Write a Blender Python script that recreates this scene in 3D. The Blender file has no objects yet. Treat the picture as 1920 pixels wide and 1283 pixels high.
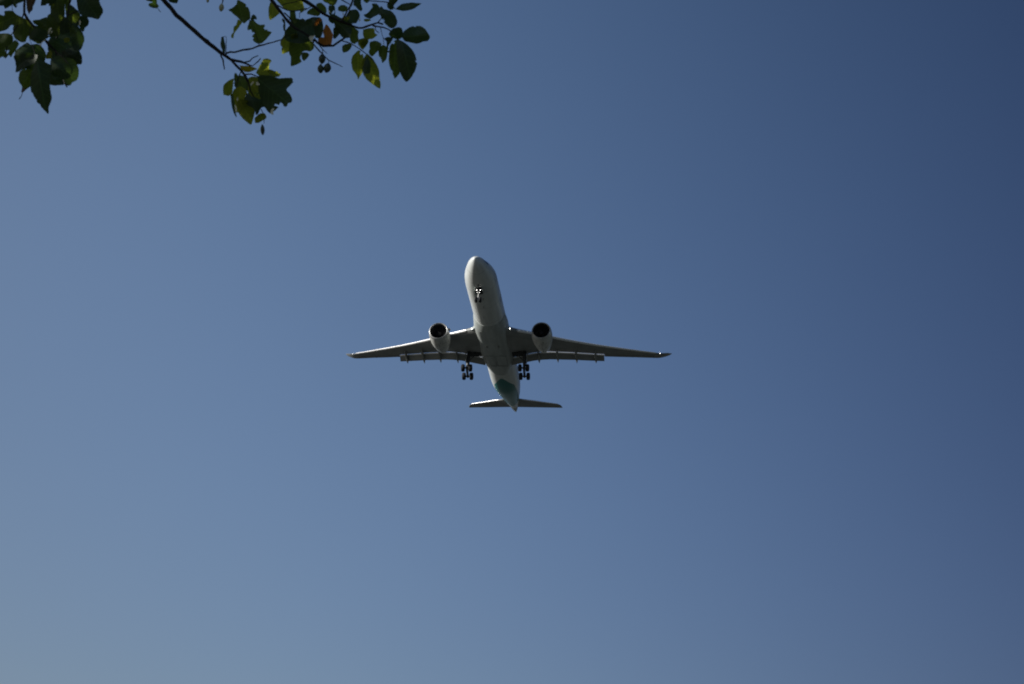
import bpy, bmesh, math, random
from mathutils import Vector, Matrix
from mathutils.geometry import delaunay_2d_cdt

# ------------------------------------------------------------------ camera, sky, sun
S = bpy.context.scene
C = S.collection
CAM = Vector((0, 0, 1.6))
M = Matrix(((0.998594, 0.053004, 0.0), (-0.021958, 0.413684, 0.910156), (0.048241, -0.908876, 0.414266)))  # (right, down, ahead) of the camera -> world
FPX = 2674.6
cd = bpy.data.cameras.new('camera'); cam = bpy.data.objects.new('camera', cd); C.objects.link(cam)
cd.sensor_width = 36; cd.lens = FPX/1920*36; cd.clip_start = .05; cd.clip_end = 40000
R3 = M @ Matrix(((1, 0, 0), (0, -1, 0), (0, 0, -1)))
cam.matrix_world = Matrix.Translation(CAM) @ R3.to_4x4()
cd.dof.use_dof = True; cd.dof.focus_distance = 200; cd.dof.aperture_fstop = 14
S.camera = cam
SUN = Vector((-0.89191798, -0.23955434, 0.383531)).normalized()
EL = math.asin(SUN.z); AZ = math.atan2(SUN.x, SUN.y)
w = bpy.data.worlds.new('World'); S.world = w; w.use_nodes = True
nt = w.node_tree; nt.nodes.clear()
sky = nt.nodes.new('ShaderNodeTexSky'); sky.sky_type = 'NISHITA'; sky.sun_disc = False
sky.sun_elevation = EL; sky.sun_rotation = AZ; sky.altitude = 0
sky.air_density = 1.0; sky.dust_density = 0.8; sky.ozone_density = 1.0
bg = nt.nodes.new('ShaderNodeBackground'); bg.inputs[1].default_value = .084
ow = nt.nodes.new('ShaderNodeOutputWorld')
# hazier and paler to the west, deeper blue to the north-east: a smooth tint by world direction
tcw = nt.nodes.new('ShaderNodeTexCoord'); spw = nt.nodes.new('ShaderNodeSeparateXYZ'); nt.links.new(tcw.outputs['Generated'], spw.inputs[0])
def wm(op, a, c_=None):
    k = nt.nodes.new('ShaderNodeMath'); k.operation = op
    for i_, v_ in enumerate((a, c_)):
        if v_ is None: continue
        if isinstance(v_, (int, float)): k.inputs[i_].default_value = v_
        else: nt.links.new(v_, k.inputs[i_])
    return k.outputs[0]
wx, wy, wzz = spw.outputs; cmb = nt.nodes.new('ShaderNodeCombineColor')
zo = wm('SUBTRACT', wzz, .41)
x2 = wm('MULTIPLY', wx, wx); xz = wm('MULTIPLY', wx, zo); z2 = wm('MULTIPLY', zo, zo)
hz = nt.nodes.new('ShaderNodeTexNoise'); hz.inputs['Scale'].default_value = 2.2; hz.inputs['Detail'].default_value = 5   # faint unevenness of the haze
nt.links.new(tcw.outputs['Generated'], hz.inputs[0]); hv = wm('MULTIPLY', wm('SUBTRACT', hz.outputs[0], .5), .07)
for i_, cs in enumerate(((-.205, -1.64, .40, -2.75, -.783, -2.6), (-.138, -1.44, .55, -2.8, -.591, -2.4), (.012, -1.07, .50, -2.5, -.521, -2.1))):
    e_ = wm('ADD', hv, cs[0])
    for f_, c_ in zip((wx, zo, x2, xz, z2), cs[1:]): e_ = wm('ADD', e_, wm('MULTIPLY', f_, c_))
    e_ = wm('MAXIMUM', wm('MINIMUM', e_, .4), -1.5)
    nt.links.new(wm('EXPONENT', e_), cmb.inputs[i_])
mxw = nt.nodes.new('ShaderNodeMix'); mxw.data_type = 'RGBA'; mxw.blend_type = 'MULTIPLY'; mxw.inputs[0].default_value = 1
nt.links.new(sky.outputs[0], mxw.inputs[6]); nt.links.new(cmb.outputs[0], mxw.inputs[7])
nt.links.new(mxw.outputs[2], bg.inputs[0]); nt.links.new(bg.outputs[0], ow.inputs[0])
ld = bpy.data.lights.new('sun', 'SUN'); ld.energy = 5.0; ld.angle = math.radians(.53); ld.color = (1, .96, .90)
sun = bpy.data.objects.new('sun', ld); C.objects.link(sun)
sun.rotation_euler = (-SUN).to_track_quat('-Z', 'Y').to_euler()
S.view_settings.view_transform = 'Standard'; S.view_settings.look = 'None'
S.view_settings.gamma = 1; S.view_settings.exposure = 0.25
S.render.engine = 'CYCLES'; S.cycles.filter_width = 1.9

# ------------------------------------------------------------------ materials
def mat(name, col, rough=.5, metal=0, noise=0, nscale=1.0, stretch=(1, 1, 1), emit=None, spec=.5, bump=0):
    m = bpy.data.materials.new(name); m.use_nodes = True
    n = m.node_tree.nodes; l = m.node_tree.links; b = n['Principled BSDF']
    b.inputs['Base Color'].default_value = (*col, 1); b.inputs['Roughness'].default_value = rough
    b.inputs['Metallic'].default_value = metal; b.inputs['Specular IOR Level'].default_value = spec
    if noise:
        tc = n.new('ShaderNodeTexCoord'); mp = n.new('ShaderNodeMapping'); mp.inputs['Scale'].default_value = stretch
        nz = n.new('ShaderNodeTexNoise'); nz.inputs['Scale'].default_value = nscale; nz.inputs['Detail'].default_value = 6
        l.new(tc.outputs['Object'], mp.inputs[0]); l.new(mp.outputs[0], nz.inputs[0])
        cr = n.new('ShaderNodeValToRGB')
        cr.color_ramp.elements[0].position = .3; cr.color_ramp.elements[1].position = .65
        cr.color_ramp.elements[0].color = (*[c*(1-noise) for c in col], 1); cr.color_ramp.elements[1].color = (*col, 1)
        l.new(nz.outputs[0], cr.inputs[0]); l.new(cr.outputs[0], b.inputs['Base Color'])
        if bump:
            bp = n.new('ShaderNodeBump'); bp.inputs['Strength'].default_value = bump
            l.new(nz.outputs[0], bp.inputs['Height']); l.new(bp.outputs[0], b.inputs['Normal'])
    if emit:
        b.inputs['Emission Color'].default_value = (*emit[0], 1); b.inputs['Emission Strength'].default_value = emit[1]
    return m

WHITE = mat('white_paint', (.65, .68, .665), .32, noise=.18, nscale=.9, stretch=(.25, 1.5, 1.5))
BELLY = mat('belly_paint', (.43, .47, .455), .4, noise=.24, nscale=1.1, stretch=(.3, 1.2, 1.2))
GREY = mat('wing_grey_paint', (.27, .28, .27), .42, noise=.22, nscale=.8, stretch=(.6, .5, 1))
COWL = mat('cowling_paint', (.60, .61, .58), .35, noise=.3, nscale=1.3, stretch=(.5, 1, 1))
METAL = mat('polished_metal', (.62, .63, .63), .38, .7, noise=.1, nscale=2)
SLAT = mat('slat_metal', (.92, .92, .91), .34, .3, noise=.08, nscale=2)
DARK = mat('dark_bay', (.03, .033, .035), .7, noise=.4, nscale=3)
FANM = mat('fan_metal', (.05, .05, .056), .5, .3, noise=.3, nscale=3)
TYRE = mat('tyre_rubber', (.009, .010, .013), .8, noise=.3, nscale=6)
RIM = mat('wheel_metal', (.02, .022, .025), .6, 0, noise=.2, nscale=6)
GEAR = mat('gear_grey_paint', (.055, .06, .065), .5, noise=.3, nscale=3)
STRUTW = mat('strut_white_paint', (.6, .6, .58), .4, noise=.1, nscale=3)
GLASS = mat('windscreen_glass', (.01, .013, .02), .08, noise=.3, nscale=2)
TITAN = mat('exhaust_titanium', (.22, .20, .18), .4, .8, noise=.3, nscale=3)
LAMP = mat('lamp_lit', (1, 1, 1), .3, emit=((1, .97, .9), 6), noise=.02, nscale=5)
TEALT = (.012, .17, .165)

def livery():
    m = WHITE.copy(); m.name = 'fuselage_livery_paint'; n = m.node_tree.nodes; l = m.node_tree.links
    b = n['Principled BSDF']; base = b.inputs['Base Color'].links[0].from_socket
    tc = n.new('ShaderNodeTexCoord'); sp = n.new('ShaderNodeSeparateXYZ'); l.new(tc.outputs['Object'], sp.inputs[0])
    def mt(op, a, c=None, d=None):
        k = n.new('ShaderNodeMath'); k.operation = op
        for i, v in enumerate((a, c, d)):
            if v is None: continue
            if isinstance(v, (int, float)): k.inputs[i].default_value = v
            else: l.new(v, k.inputs[i])
        return k.outputs[0]
    X, Y, Z = sp.outputs
    zc = mt('MAXIMUM', mt('MULTIPLY', mt('SUBTRACT', X, 43), .09), 0)
    ang = mt('ARCTAN2', mt('ABSOLUTE', Y), mt('SUBTRACT', zc, Z))
    rnd = mt('SQRT', mt('ADD', mt('MULTIPLY', ang, ang), .03))
    front = mt('ADD', mt('ADD', mt('MULTIPLY', rnd, 6.8), mt('MULTIPLY', mt('MAXIMUM', mt('SUBTRACT', ang, .74), 0.0), 22.0)), 38.9)
    rear = mt('SUBTRACT', 58.6, mt('MULTIPLY', ang, 1.6))
    f = mt('MULTIPLY', mt('SUBTRACT', X, front), 5); f = n_clamp(mt, f)
    r = mt('MULTIPLY', mt('SUBTRACT', rear, X), 3); r = n_clamp(mt, r)
    mx = n.new('ShaderNodeMix'); mx.data_type = 'RGBA'
    l.new(mt('MULTIPLY', f, r), mx.inputs[0]); l.new(base, mx.inputs[6]); mx.inputs[7].default_value = (*TEALT, 1)
    # frame and panel seams: thin grime lines at some stations
    s1 = mt('ABSOLUTE', mt('SUBTRACT', mt('FRACT', mt('DIVIDE', X, 5.31)), .5))
    ln = mt('LESS_THAN', s1, .008)
    m2 = n.new('ShaderNodeMix'); m2.data_type = 'RGBA'; m2.blend_type = 'MULTIPLY'
    l.new(mt('MULTIPLY', ln, .45), m2.inputs[0]); l.new(mx.outputs[2], m2.inputs[6]); m2.inputs[7].default_value = (.3, .3, .3, 1)
    l.new(m2.outputs[2], b.inputs['Base Color'])
    return m
def n_clamp(mt, v): return mt('MINIMUM', mt('MAXIMUM', v, 0.0), 1.0)
LIVERY = livery()
def wing_panels():
    m = GREY.copy(); m.name = 'wing_panel_paint'; n = m.node_tree.nodes; l = m.node_tree.links
    b = n['Principled BSDF']; base = b.inputs['Base Color'].links[0].from_socket
    tc = n.new('ShaderNodeTexCoord'); sp = n.new('ShaderNodeSeparateXYZ'); l.new(tc.outputs['Object'], sp.inputs[0])
    def mt(op, a, c=None):
        k = n.new('ShaderNodeMath'); k.operation = op
        for i, v in enumerate((a, c)):
            if v is None: continue
            if isinstance(v, (int, float)): k.inputs[i].default_value = v
            else: l.new(v, k.inputs[i])
        return k.outputs[0]
    X = sp.outputs[0]; Y = mt('ABSOLUTE', sp.outputs[1])
    def off(x0, sl): return mt('SUBTRACT', mt('SUBTRACT', X, x0), mt('MULTIPLY', mt('SUBTRACT', Y, 4), sl))
    def sq(v): return mt('MULTIPLY', v, v)
    u = mt('MULTIPLY', mt('SUBTRACT', mt('FRACT', mt('DIVIDE', Y, .95)), .5), 3.2)
    hat = mt('LESS_THAN', mt('ADD', sq(u), sq(mt('DIVIDE', off(28.3, .545), .2))), 1)
    l1 = mt('LESS_THAN', mt('ABSOLUTE', off(24.9, .69)), .035); l2 = mt('LESS_THAN', mt('ABSOLUTE', off(31.0, .42)), .035)
    rb = mt('LESS_THAN', mt('FRACT', mt('DIVIDE', Y, 3.15)), .012)
    k = mt('MAXIMUM', mt('MAXIMUM', mt('MULTIPLY', hat, .5), l1), mt('MAXIMUM', l2, rb))
    mx = n.new('ShaderNodeMix'); mx.data_type = 'RGBA'; mx.blend_type = 'MULTIPLY'; l.new(mt('MULTIPLY', k, .55), mx.inputs[0])
    l.new(base, mx.inputs[6]); mx.inputs[7].default_value = (.25, .25, .25, 1); l.new(mx.outputs[2], b.inputs['Base Color'])
    return m
WINGP = wing_panels()

# ------------------------------------------------------------------ mesh helpers
def build(name, bm, m, parent=None, smooth=40, mats=None):
    bmesh.ops.recalc_face_normals(bm, faces=bm.faces[:])
    me = bpy.data.meshes.new(name); bm.to_mesh(me); bm.free()
    for x in (mats or [m]): me.materials.append(x)
    if smooth:
        me.shade_smooth(); me.set_sharp_from_angle(angle=math.radians(smooth))
    o = bpy.data.objects.new(name, me); C.objects.link(o)
    if parent: o.parent = parent
    return o
def empty(name, label, cat, loc=(0, 0, 0)):
    o = bpy.data.objects.new(name, None); C.objects.link(o); o.location = loc
    o['label'] = label; o['category'] = cat
    return o
def loft(bm, rings, cap0=True, cap1=True, closed=True):
    vs = [[bm.verts.new(p) for p in r] for r in rings]
    n = len(rings[0])
    for a, b in zip(vs, vs[1:]):
        for i in range(n if closed else n-1):
            j = (i+1) % n
            try: bm.faces.new((a[i], a[j], b[j], b[i]))
            except ValueError: pass
    if cap0: bm.faces.new(vs[0])
    if cap1: bm.faces.new(vs[-1][::-1])
    return vs
def frame(d):
    d = Vector(d).normalized(); a = Vector((0, 0, 1)) if abs(d.z) < .9 else Vector((1, 0, 0))
    x = d.cross(a).normalized(); return x, d.cross(x).normalized()
def tube(bm, pts, rad, n=10, caps=True):
    pts = [Vector(p) for p in pts]; rad = rad if hasattr(rad, '__len__') else [rad]*len(pts)
    rings = []; px = None
    for i, p in enumerate(pts):
        d = (pts[min(i+1, len(pts)-1)]-pts[max(i-1, 0)]).normalized()
        if px is None: px, _ = frame(d)
        px = (px - d*px.dot(d)).normalized(); py = d.cross(px)
        rings.append([p + (px*math.cos(2*math.pi*k/n)+py*math.sin(2*math.pi*k/n))*rad[i] for k in range(n)])
    loft(bm, rings, caps, caps)
def lathe(bm, o, axis, prof, n=48, cap0=False, cap1=False):
    o = Vector(o); axis = Vector(axis).normalized(); x, y = frame(axis)
    loft(bm, [[o+axis*a+(x*math.cos(2*math.pi*k/n)+y*math.sin(2*math.pi*k/n))*r for k in range(n)] for a, r in prof], cap0, cap1)
def box(bm, c, sx, sy, sz, rot=None):
    r = bmesh.ops.create_cube(bm, size=1, matrix=Matrix.Translation(c) @ (rot.to_4x4() if rot else Matrix()) @ Matrix.Diagonal((sx, sy, sz, 1)))
    return r
def interp(x, xs, ys):
    if x <= xs[0]: return ys[0]
    for i in range(1, len(xs)):
        if x <= xs[i]:
            t = (x-xs[i-1])/(xs[i]-xs[i-1]); return ys[i-1]+(ys[i]-ys[i-1])*t
    return ys[-1]
def smooth_tab(xs, ys):      # monotone cubic through the table
    n = len(xs); d = [(ys[i+1]-ys[i])/(xs[i+1]-xs[i]) for i in range(n-1)]
    m = [d[0]]+[0 if d[i-1]*d[i] <= 0 else 2*d[i-1]*d[i]/(d[i-1]+d[i]) for i in range(1, n-1)]+[d[-1]]
    def f(x):
        if x <= xs[0]: return ys[0]
        if x >= xs[-1]: return ys[-1]
        i = max(k for k in range(n-1) if xs[k] <= x); h = xs[i+1]-xs[i]; t = (x-xs[i])/h
        return (2*t**3-3*t*t+1)*ys[i]+(t**3-2*t*t+t)*h*m[i]+(-2*t**3+3*t*t)*ys[i+1]+(t**3-t*t)*h*m[i+1]
    return f

# ------------------------------------------------------------------ ground (below and behind the frame, lights the belly)
GR = bpy.data.materials.new('field_grass'); GR.use_nodes = True
n = GR.node_tree.nodes; l = GR.node_tree.links; b = n['Principled BSDF']; b.inputs['Roughness'].default_value = .95
tc = n.new('ShaderNodeTexCoord'); nz = n.new('ShaderNodeTexNoise'); nz.inputs['Scale'].default_value = .02; nz.inputs['Detail'].default_value = 12
cr = n.new('ShaderNodeValToRGB'); cr.color_ramp.elements[0].color = (.014, .020, .018, 1); cr.color_ramp.elements[1].color = (.036, .042, .038, 1)
cr.color_ramp.elements[0].position = .35; cr.color_ramp.elements[1].position = .65
l.new(tc.outputs['Object'], nz.inputs[0]); l.new(nz.outputs[0], cr.inputs[0]); l.new(cr.outputs[0], b.inputs['Base Color'])
bm = bmesh.new(); bmesh.ops.create_circle(bm, cap_ends=True, segments=96, radius=16000)
g = build('ground', bm, GR, smooth=0); g['kind'] = 'structure'

# ------------------------------------------------------------------ airliner (x aft from the nose, y to its right wing, z up)
plane = empty('airliner', 'white twin-engine jet airliner with teal rear belly, flaps and wheels down, flying overhead', 'airplane')
plane.matrix_world = Matrix.Translation(Vector((-7.012, 212.529, 112.503))+CAM) @ Matrix(((0.134166, -0.990915, 0.009382), (0.988501, 0.134493, 0.069123), (-0.069756, 0.0, 0.997564))).to_4x4()

XS = [0, .12, .35, .7, 1.2, 2, 3, 4, 5, 6, 7, 8.5, 43, 46, 50, 54, 58, 61, 63, 63.5]
TOP = smooth_tab(XS, [-.67, -.43, -.19, .09, .45, .85, 1.2, 1.65, 2.08, 2.42, 2.65, 2.8, 2.82, 2.82, 2.8, 2.7, 2.5, 2.25, 2.0, 1.85])
BOT = smooth_tab(XS, [-.74, -.97, -1.22, -1.48, -1.75, -2.05, -2.35, -2.56, -2.69, -2.77, -2.81, -2.82, -2.82, -2.64, -1.87, -.87, .13, .85, 1.3, 1.45])
WID = smooth_tab(XS, [.05, .29, .54, .79, 1.1, 1.46, 1.81, 2.1, 2.36, 2.56, 2.70, 2.80, 2.82, 2.76, 2.42, 1.87, 1.25, .75, .38, .22])
def body_ring(x, n=72, grow=0):
    t, b_, w_ = TOP(x)+grow, BOT(x)-grow, WID(x)+grow
    return [(x, w_*math.cos(2*math.pi*k/n), (t+b_)/2+(t-b_)/2*math.sin(2*math.pi*k/n)) for k in range(n)]
xs = [0, .03, .07, .12, .2, .28, .35, .5, .7, .9, 1.2, 1.6, 2, 2.5, 3, 3.5, 4, 4.5, 5, 5.5, 6, 6.5, 7, 7.7, 8.5]+[8.5+i*1.5 for i in range(1, 23)]+[43, 44, 45, 46]+[46.8+i*.8 for i in range(20)]+[63, 63.5]
bm = bmesh.new(); loft(bm, [body_ring(x) for x in sorted(set(xs))])
fus = build('fuselage', bm, LIVERY, plane)
# tail cone exhaust (dark APU outlet)
bm = bmesh.new(); lathe(bm, (63.35, 0, 1.66), (1, 0, .12), [(0, .24), (.45, .17), (.45, .13), (.1, .12)], 20, True, True)
build('tailcone_exhaust', bm, TITAN, fus)
for (zz, xx) in ((.0, 60.9), (0, 61.7)):
    bm = bmesh.new()
    rr = [(p[0], p[1], p[2]) for p in body_ring(xx, 72, .015)]; r2 = body_ring(xx+.22, 72, .015)
    idx = [k % 72 for k in range(40, 69)]
    loft(bm, [[rr[i] for i in idx], [r2[i] for i in idx]], False, False, False)
    build('tailcone_vent', bm, DARK, fus)
# windscreen: dark band of six panes on the nose crown
def surf(x, a, grow=.012):
    t, b_, w_ = TOP(x)+grow, BOT(x)-grow, WID(x)+grow
    return Vector((x, w_*math.cos(a), (t+b_)/2+(t-b_)/2*math.sin(a)))
for s in (1, -1):
    for a0, a1, x0, x1, x2, x3 in ((88, 62, 1.75, 1.8, 2.9, 2.95), (59, 37, 1.85, 2.2, 3.0, 3.25), (34, 20, 2.3, 2.8, 3.3, 3.7)):
        bm = bmesh.new(); rows = []
        for i in range(6):
            a = math.radians(a0+(a1-a0)*i/5); t = i/5
            xa, xb = x0+(x1-x0)*t, x2+(x3-x2)*t
            row = []
            for j in range(5):
                p = surf(xa+(xb-xa)*j/4, a); p.y *= s; row.append(p)
            rows.append(row)
        loft(bm, rows, False, False, False); build('windscreen_pane', bm, GLASS, fus)
# dark mask round the cockpit windows
bm = bmesh.new()
rows = [[surf(1.45+.55*abs(t)**1.5*1.2+(2.4-.9*abs(t))*j/8, math.pi/2-t*1.28, .006) for j in range(9)] for t in [i/16-1 for i in range(33)]]
loft(bm, rows, False, False, False); build('cockpit_mask', bm, mat('mask_black_paint', (.02, .022, .03), .3, noise=.2), fus)
# cabin doors (thin outlined panels) and belly antennas
for s in (1, -1):
    for x in (6.6, 13.5, 40.8, 52.6):
        bm = bmesh.new()
        for side in (0, 1):
            tube(bm, [Vector((x+side*1.05, s*(surf(x+side*1.05, math.radians(a), .0).y), surf(x+side*1.05, math.radians(a), 0).z)) for a in range(-14, 30, 4)], .018, 5)
        for a in (-14, 26):
            tube(bm, [Vector((x+k*.21, s*surf(x+k*.21, math.radians(a), 0).y, surf(x+k*.21, math.radians(a), 0).z)) for k in range(6)], .018, 5)
        build('door_outline', bm, DARK, fus)
for x, y in ((12.5, 0), (16.2, .5), (9.6, -.35)):
    bm = bmesh.new(); z0 = BOT(x)+.03
    loft(bm, [[(x, y-.03, z0), (x+.2, y-.05, z0), (x+.55, y, z0), (x+.2, y+.05, z0)], [(x+.25, y-.012, z0-.38), (x+.33, y-.02, z0-.38), (x+.5, y, z0-.38), (x+.33, y+.02, z0-.38)]])
    build('antenna', bm, GEAR, fus)

# belly fairing: flat bottomed superellipse, blunt rounded end
def fring(x, n=64):
    if x < 22: k = .0+(x-19.6)/2.4; hw = 2.86+.22*k**.5; zb = -2.87-.38*math.sin(k*math.pi/2); ex = 2+.7*k
    else:
        k = max(0, (x-31)/9.2); hw = 3.1*math.sqrt(max(0, 1-(k)**2.8)) if k > 0 else 3.1
        zb = -3.25+.62*k**2.2; ex = 2.7
    zt = -.2; zc = zt; r = []
    for i in range(n):
        a = 2*math.pi*i/n; c, s_ = math.cos(a), math.sin(a)
        y = hw*abs(c)**(2/ex)*(1 if c >= 0 else -1); h = (zc-zb) if s_ < 0 else .6
        r.append((x, y, zc+h*abs(s_)**(2/ex)*(1 if s_ >= 0 else -1)))
    return r
bm = bmesh.new()
loft(bm, [fring(x) for x in [19.6, 19.7, 19.9, 20.3, 20.8, 21.4, 22]+[22+i for i in range(1, 10)]+[32, 33, 34, 35, 36, 36.8, 37.5, 38.1, 38.6, 39.05, 39.4, 39.7, 39.95, 40.1, 40.17]])
bf = build('belly_fairing', bm, BELLY, plane)
for s in (1, -1):
    bm = bmesh.new(); box(bm, (26.6, s*1.1, -3.26), .75, .35, .05); build('air_inlet', bm, GREY, bf)
bm = bmesh.new(); box(bm, (21.3, 1.6, -3.19), .45, .2, .05); build('air_inlet', bm, GREY, bf)
for s in (1, -1):    # closed wheel bay doors drawn by their seams
    bm = bmesh.new()
    q = [(30.2, .12), (30.2, 2.0), (34.2, 2.0), (34.2, .12)]
    for a, c in zip(q, q[1:]+q[:1]): tube(bm, [(a[0], s*a[1], -3.235-.0), (c[0], s*c[1], -3.235)], .03, 5)
    build('bay_door_seam', bm, GEAR, bf)

# wing geometry
def wz(y):
    d = max(y, 0)-2.8; return -1.5+.11*d+.0025*d*d
LEY = [0, 2.4, 4, 8.1, 13, 18.2, 23.6, 28.9, 29.7, 30.3, 30.9, 31.4, 31.75, 32.0, 32.4]
LEX = [20.4, 21.9, 23.3, 25.9, 29.55, 33.2, 36.9, 40.65, 41.25, 41.8, 42.4, 43.0, 43.5, 44.05, 44.75]
GY = [0, 2.5, 3.5, 6.8, 9.2, 11.5, 14.2, 19.8]; GX = [34.2, 33.85, 33.6, 32.95, 33.05, 33.9, 34.95, 37.6]
TY = [19.8, 25.4, 29.3, 30.9, 31.5, 32.0, 32.4]; TX = [38.55, 41.1, 43.1, 44.0, 44.45, 44.85, 45.0]
ZADD = lambda y: 0 if y < 29.5 else .36*(y-29.5)**1.9*.42
def foil(t, th):
    yt = 5*th*(.2969*math.sqrt(t)-.126*t-.3516*t*t+.2843*t**3-.1015*t**4); return yt
TS = [0, .004, .012, .03, .06, .1, .16, .24, .34, .46, .58, .7, .8, .88, .94, 1]
def wing_section(y, s, le, full, cut, th):
    ch = full-le; k = (cut-le)/ch; z = wz(y)+ZADD(y); up = []; lo = []
    for t in TS:
        u = t*k; a = foil(u, th)*ch
        if k < .97 and t > .6: a *= 1-.88*((t-.6)/.4)
        up.append((le+u*ch, s*y, z+a*1.15)); lo.append((le+u*ch, s*y, z-a*.85))
    return up+lo[:0:-1]
def spar(lo, hi, n): return [lo+(hi-lo)*i/n for i in range(n+1)]
ZF = lambda y: wz(y)
flap_seg = ((2.5, 8.5, 1.66, 1.66), (8.5, 19.75, 1.66, 1.44))
for s in (1, -1):
    bm = bmesh.new()
    ys = spar(0.4, 19.8, 34)
    loft(bm, [wing_section(y, s, interp(y, LEY, LEX), interp(y, GY, GX)+2.2, interp(y, GY, GX), .15-.0025*y) for y in ys])
    ys = spar(19.8, 29.6, 14)+[30, 30.3, 30.6, 30.9, 31.15, 31.4, 31.6, 31.75, 31.9, 32.0, 32.15, 32.3, 32.4]
    loft(bm, [wing_section(y, s, interp(y, LEY, LEX), interp(y, TY, TX), interp(y, TY, TX), .10) for y in ys])
    wing = build('wing', bm, WINGP, plane)
    wing['label'] = 'grey underside wing with flaps lowered'
    # slats
    for y0, y1 in ((4.7, 8.0), (10.6, 15.2), (15.28, 19.9), (19.98, 24.7), (24.78, 29.4)):
        bm = bmesh.new(); rings = []
        for y in spar(y0, y1, 5):
            le = interp(y, LEY, LEX); ch = .55+.35*(1-y/32); z = wz(y); th = .30*(1.05-y/45)
            ring = []
            for k in range(13):
                a = math.radians(105+k*13.2)       # from upper rear round the nose to the lower lip
                ring.append((le-.10+ch*.55*(1+math.cos(a))-.06, s*y, z-.02+th*math.sin(a)))
            ring += [(le+.16, s*y, z-th*.6), (le+.2, s*y, z+th*.7)]
            rings.append(ring)
        loft(bm, rings); build('slat', bm, SLAT, wing)
    # flaps
    for y0, y1, c0, c1 in flap_seg:
        bm = bmesh.new(); rings = []; dl = math.radians(31)
        for y in spar(y0, y1, 8):
            c = c0+(c1-c0)*(y-y0)/(y1-y0); gx = interp(y, GY, GX)+.10; z = wz(y)-.07
            up = []; lo = []
            for t in TS:
                a = foil(t, .15)*c
                for L, zz in ((up, a*1.1), (lo, -a*.7)):
                    L.append((gx+t*c*math.cos(dl)+zz*math.sin(dl), s*y, z-t*c*math.sin(dl)+zz*math.cos(dl)))
            rings.append(up+lo[:0:-1])
        loft(bm, rings); fl = build('flap', bm, GREY, wing)
        bm = bmesh.new(); rings = []
        for y in spar(y0, y1, 8):       # bright metal nose of the flap
            gx = interp(y, GY, GX)+.10; z = wz(y)-.07
            rings.append([(gx+.10+.135*math.cos(math.radians(a)), s*y, z-.045+.135*math.sin(math.radians(a))) for a in range(0, 360, 30)])
        loft(bm, rings); build('flap_nose', bm, SLAT, wing)
    # aileron seams
    bm = bmesh.new()
    for y0, y1 in ((20.2, 24.9), (25.1, 29.0)):
        tube(bm, [(interp(y, TY, TX)-.75, s*y, wz(y)-.055) for y in spar(y0, y1, 4)], .035, 5)
        for y in (y0, y1): tube(bm, [(interp(y, TY, TX)-.75, s*y, wz(y)-.055), (interp(y, TY, TX), s*y, wz(y)-.02)], .03, 5)
    build('aileron_seam', bm, DARK, wing)
    # flap track fairings
    for yy, xf, ap in ((18.2, 34.7, 40.35), (14.65, 32.2, 39.1), (11.2, 31.9, 37.75), (7.75, 31.6, 37.05)):
        bm = bmesh.new(); g0 = interp(yy, GY, GX); z = wz(yy); xe = ap-1.55; ze = z-1.0
        P = [(xf, z-.22, .02, .03), (xf+.5, z-.32, .12, .14), (xf+1.3, z-.45, .2, .28), (g0-.2, z-.50, .23, .36), (g0+.5, z-.66, .23, .36), ((g0+xe)/2+.4, z-.82, .2, .28), (xe-.5, ze+.02, .12, .17), (xe, ze-.06, .02, .03)]
        loft(bm, [[(x, s*(yy+hw*math.cos(2*math.pi*k/14)), zc+hh*math.sin(2*math.pi*k/14)) for k in range(14)] for x, zc, hw, hh in P])
        build('flap_track_fairing', bm, GREY, wing)
    # landing light at the wing root
    y = 3.45; le = interp(y, LEY, LEX)
    bm = bmesh.new(); bmesh.ops.create_uvsphere(bm, u_segments=16, v_segments=10, radius=.12, matrix=Matrix.Translation((le-.02, s*y, wz(y)-.12)))
    build('landing_light', bm, LAMP, wing)
    bm = bmesh.new(); y = 30.2
    bmesh.ops.create_uvsphere(bm, u_segments=12, v_segments=8, radius=.055 if s < 0 else .03, matrix=Matrix.Translation((interp(y, LEY, LEX)-.02, s*y, wz(y)+ZADD(y)-.03)))
    build('navigation_light', bm, LAMP, wing)
    # wing root fillet
    bm = bmesh.new()
    loft(bm, [[(interp(yy, [2.2, 3.2, 4.3], [20.6, 22.4, 23.75]), s*yy, wz(yy)-.1+.55*(4.3-yy)/2.1*k) for k in (1, .3, -.5, -1)]+[(interp(yy, [2.2, 3.2, 4.3], [24.5, 24.7, 24.4]), s*yy, wz(yy)-.35), (interp(yy, [2.2, 3.2, 4.3], [24.5, 24.7, 24.4]), s*yy, wz(yy)+.3)] for yy in (2.2, 2.7, 3.2, 3.8, 4.3)])
    build('root_fillet', bm, BELLY, wing)

    # engine
    ex, ey, ez = 21.3, 9.37*s, -2.69; ax = (1, 0, -.035)
    OUT = [(.62, 1.80), (1.0, 1.85), (2, 1.87), (3, 1.82), (4, 1.68), (5, 1.45), (5.7, 1.26), (6.1, 1.14)]
    bm = bmesh.new()
    lathe(bm, (ex, ey, ez), ax, OUT+[(6.1, 1.08), (5.2, 1.0)], 56)
    eng = build('engine', bm, COWL, plane)
    LIP = [(.32, 1.50), (.2, 1.51), (.1, 1.535), (.02, 1.58), (0, 1.61), (.02, 1.645), (.1, 1.70), (.3, 1.765), (.62, 1.80)]
    bm = bmesh.new(); lathe(bm, (ex, ey, ez), ax, LIP, 64); build('inlet_lip', bm, METAL, eng)
    bm = bmesh.new(); lathe(bm, (ex, ey, ez), ax, [(.32, 1.50), (.7, 1.47), (1.2, 1.45), (1.9, 1.45)], 56); build('inlet_barrel', bm, DARK, eng)
    bm = bmesh.new()
    x_, y_ = frame(ax); A = Vector(ax).normalized(); O = Vector((ex, ey, ez))+A*1.35
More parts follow.
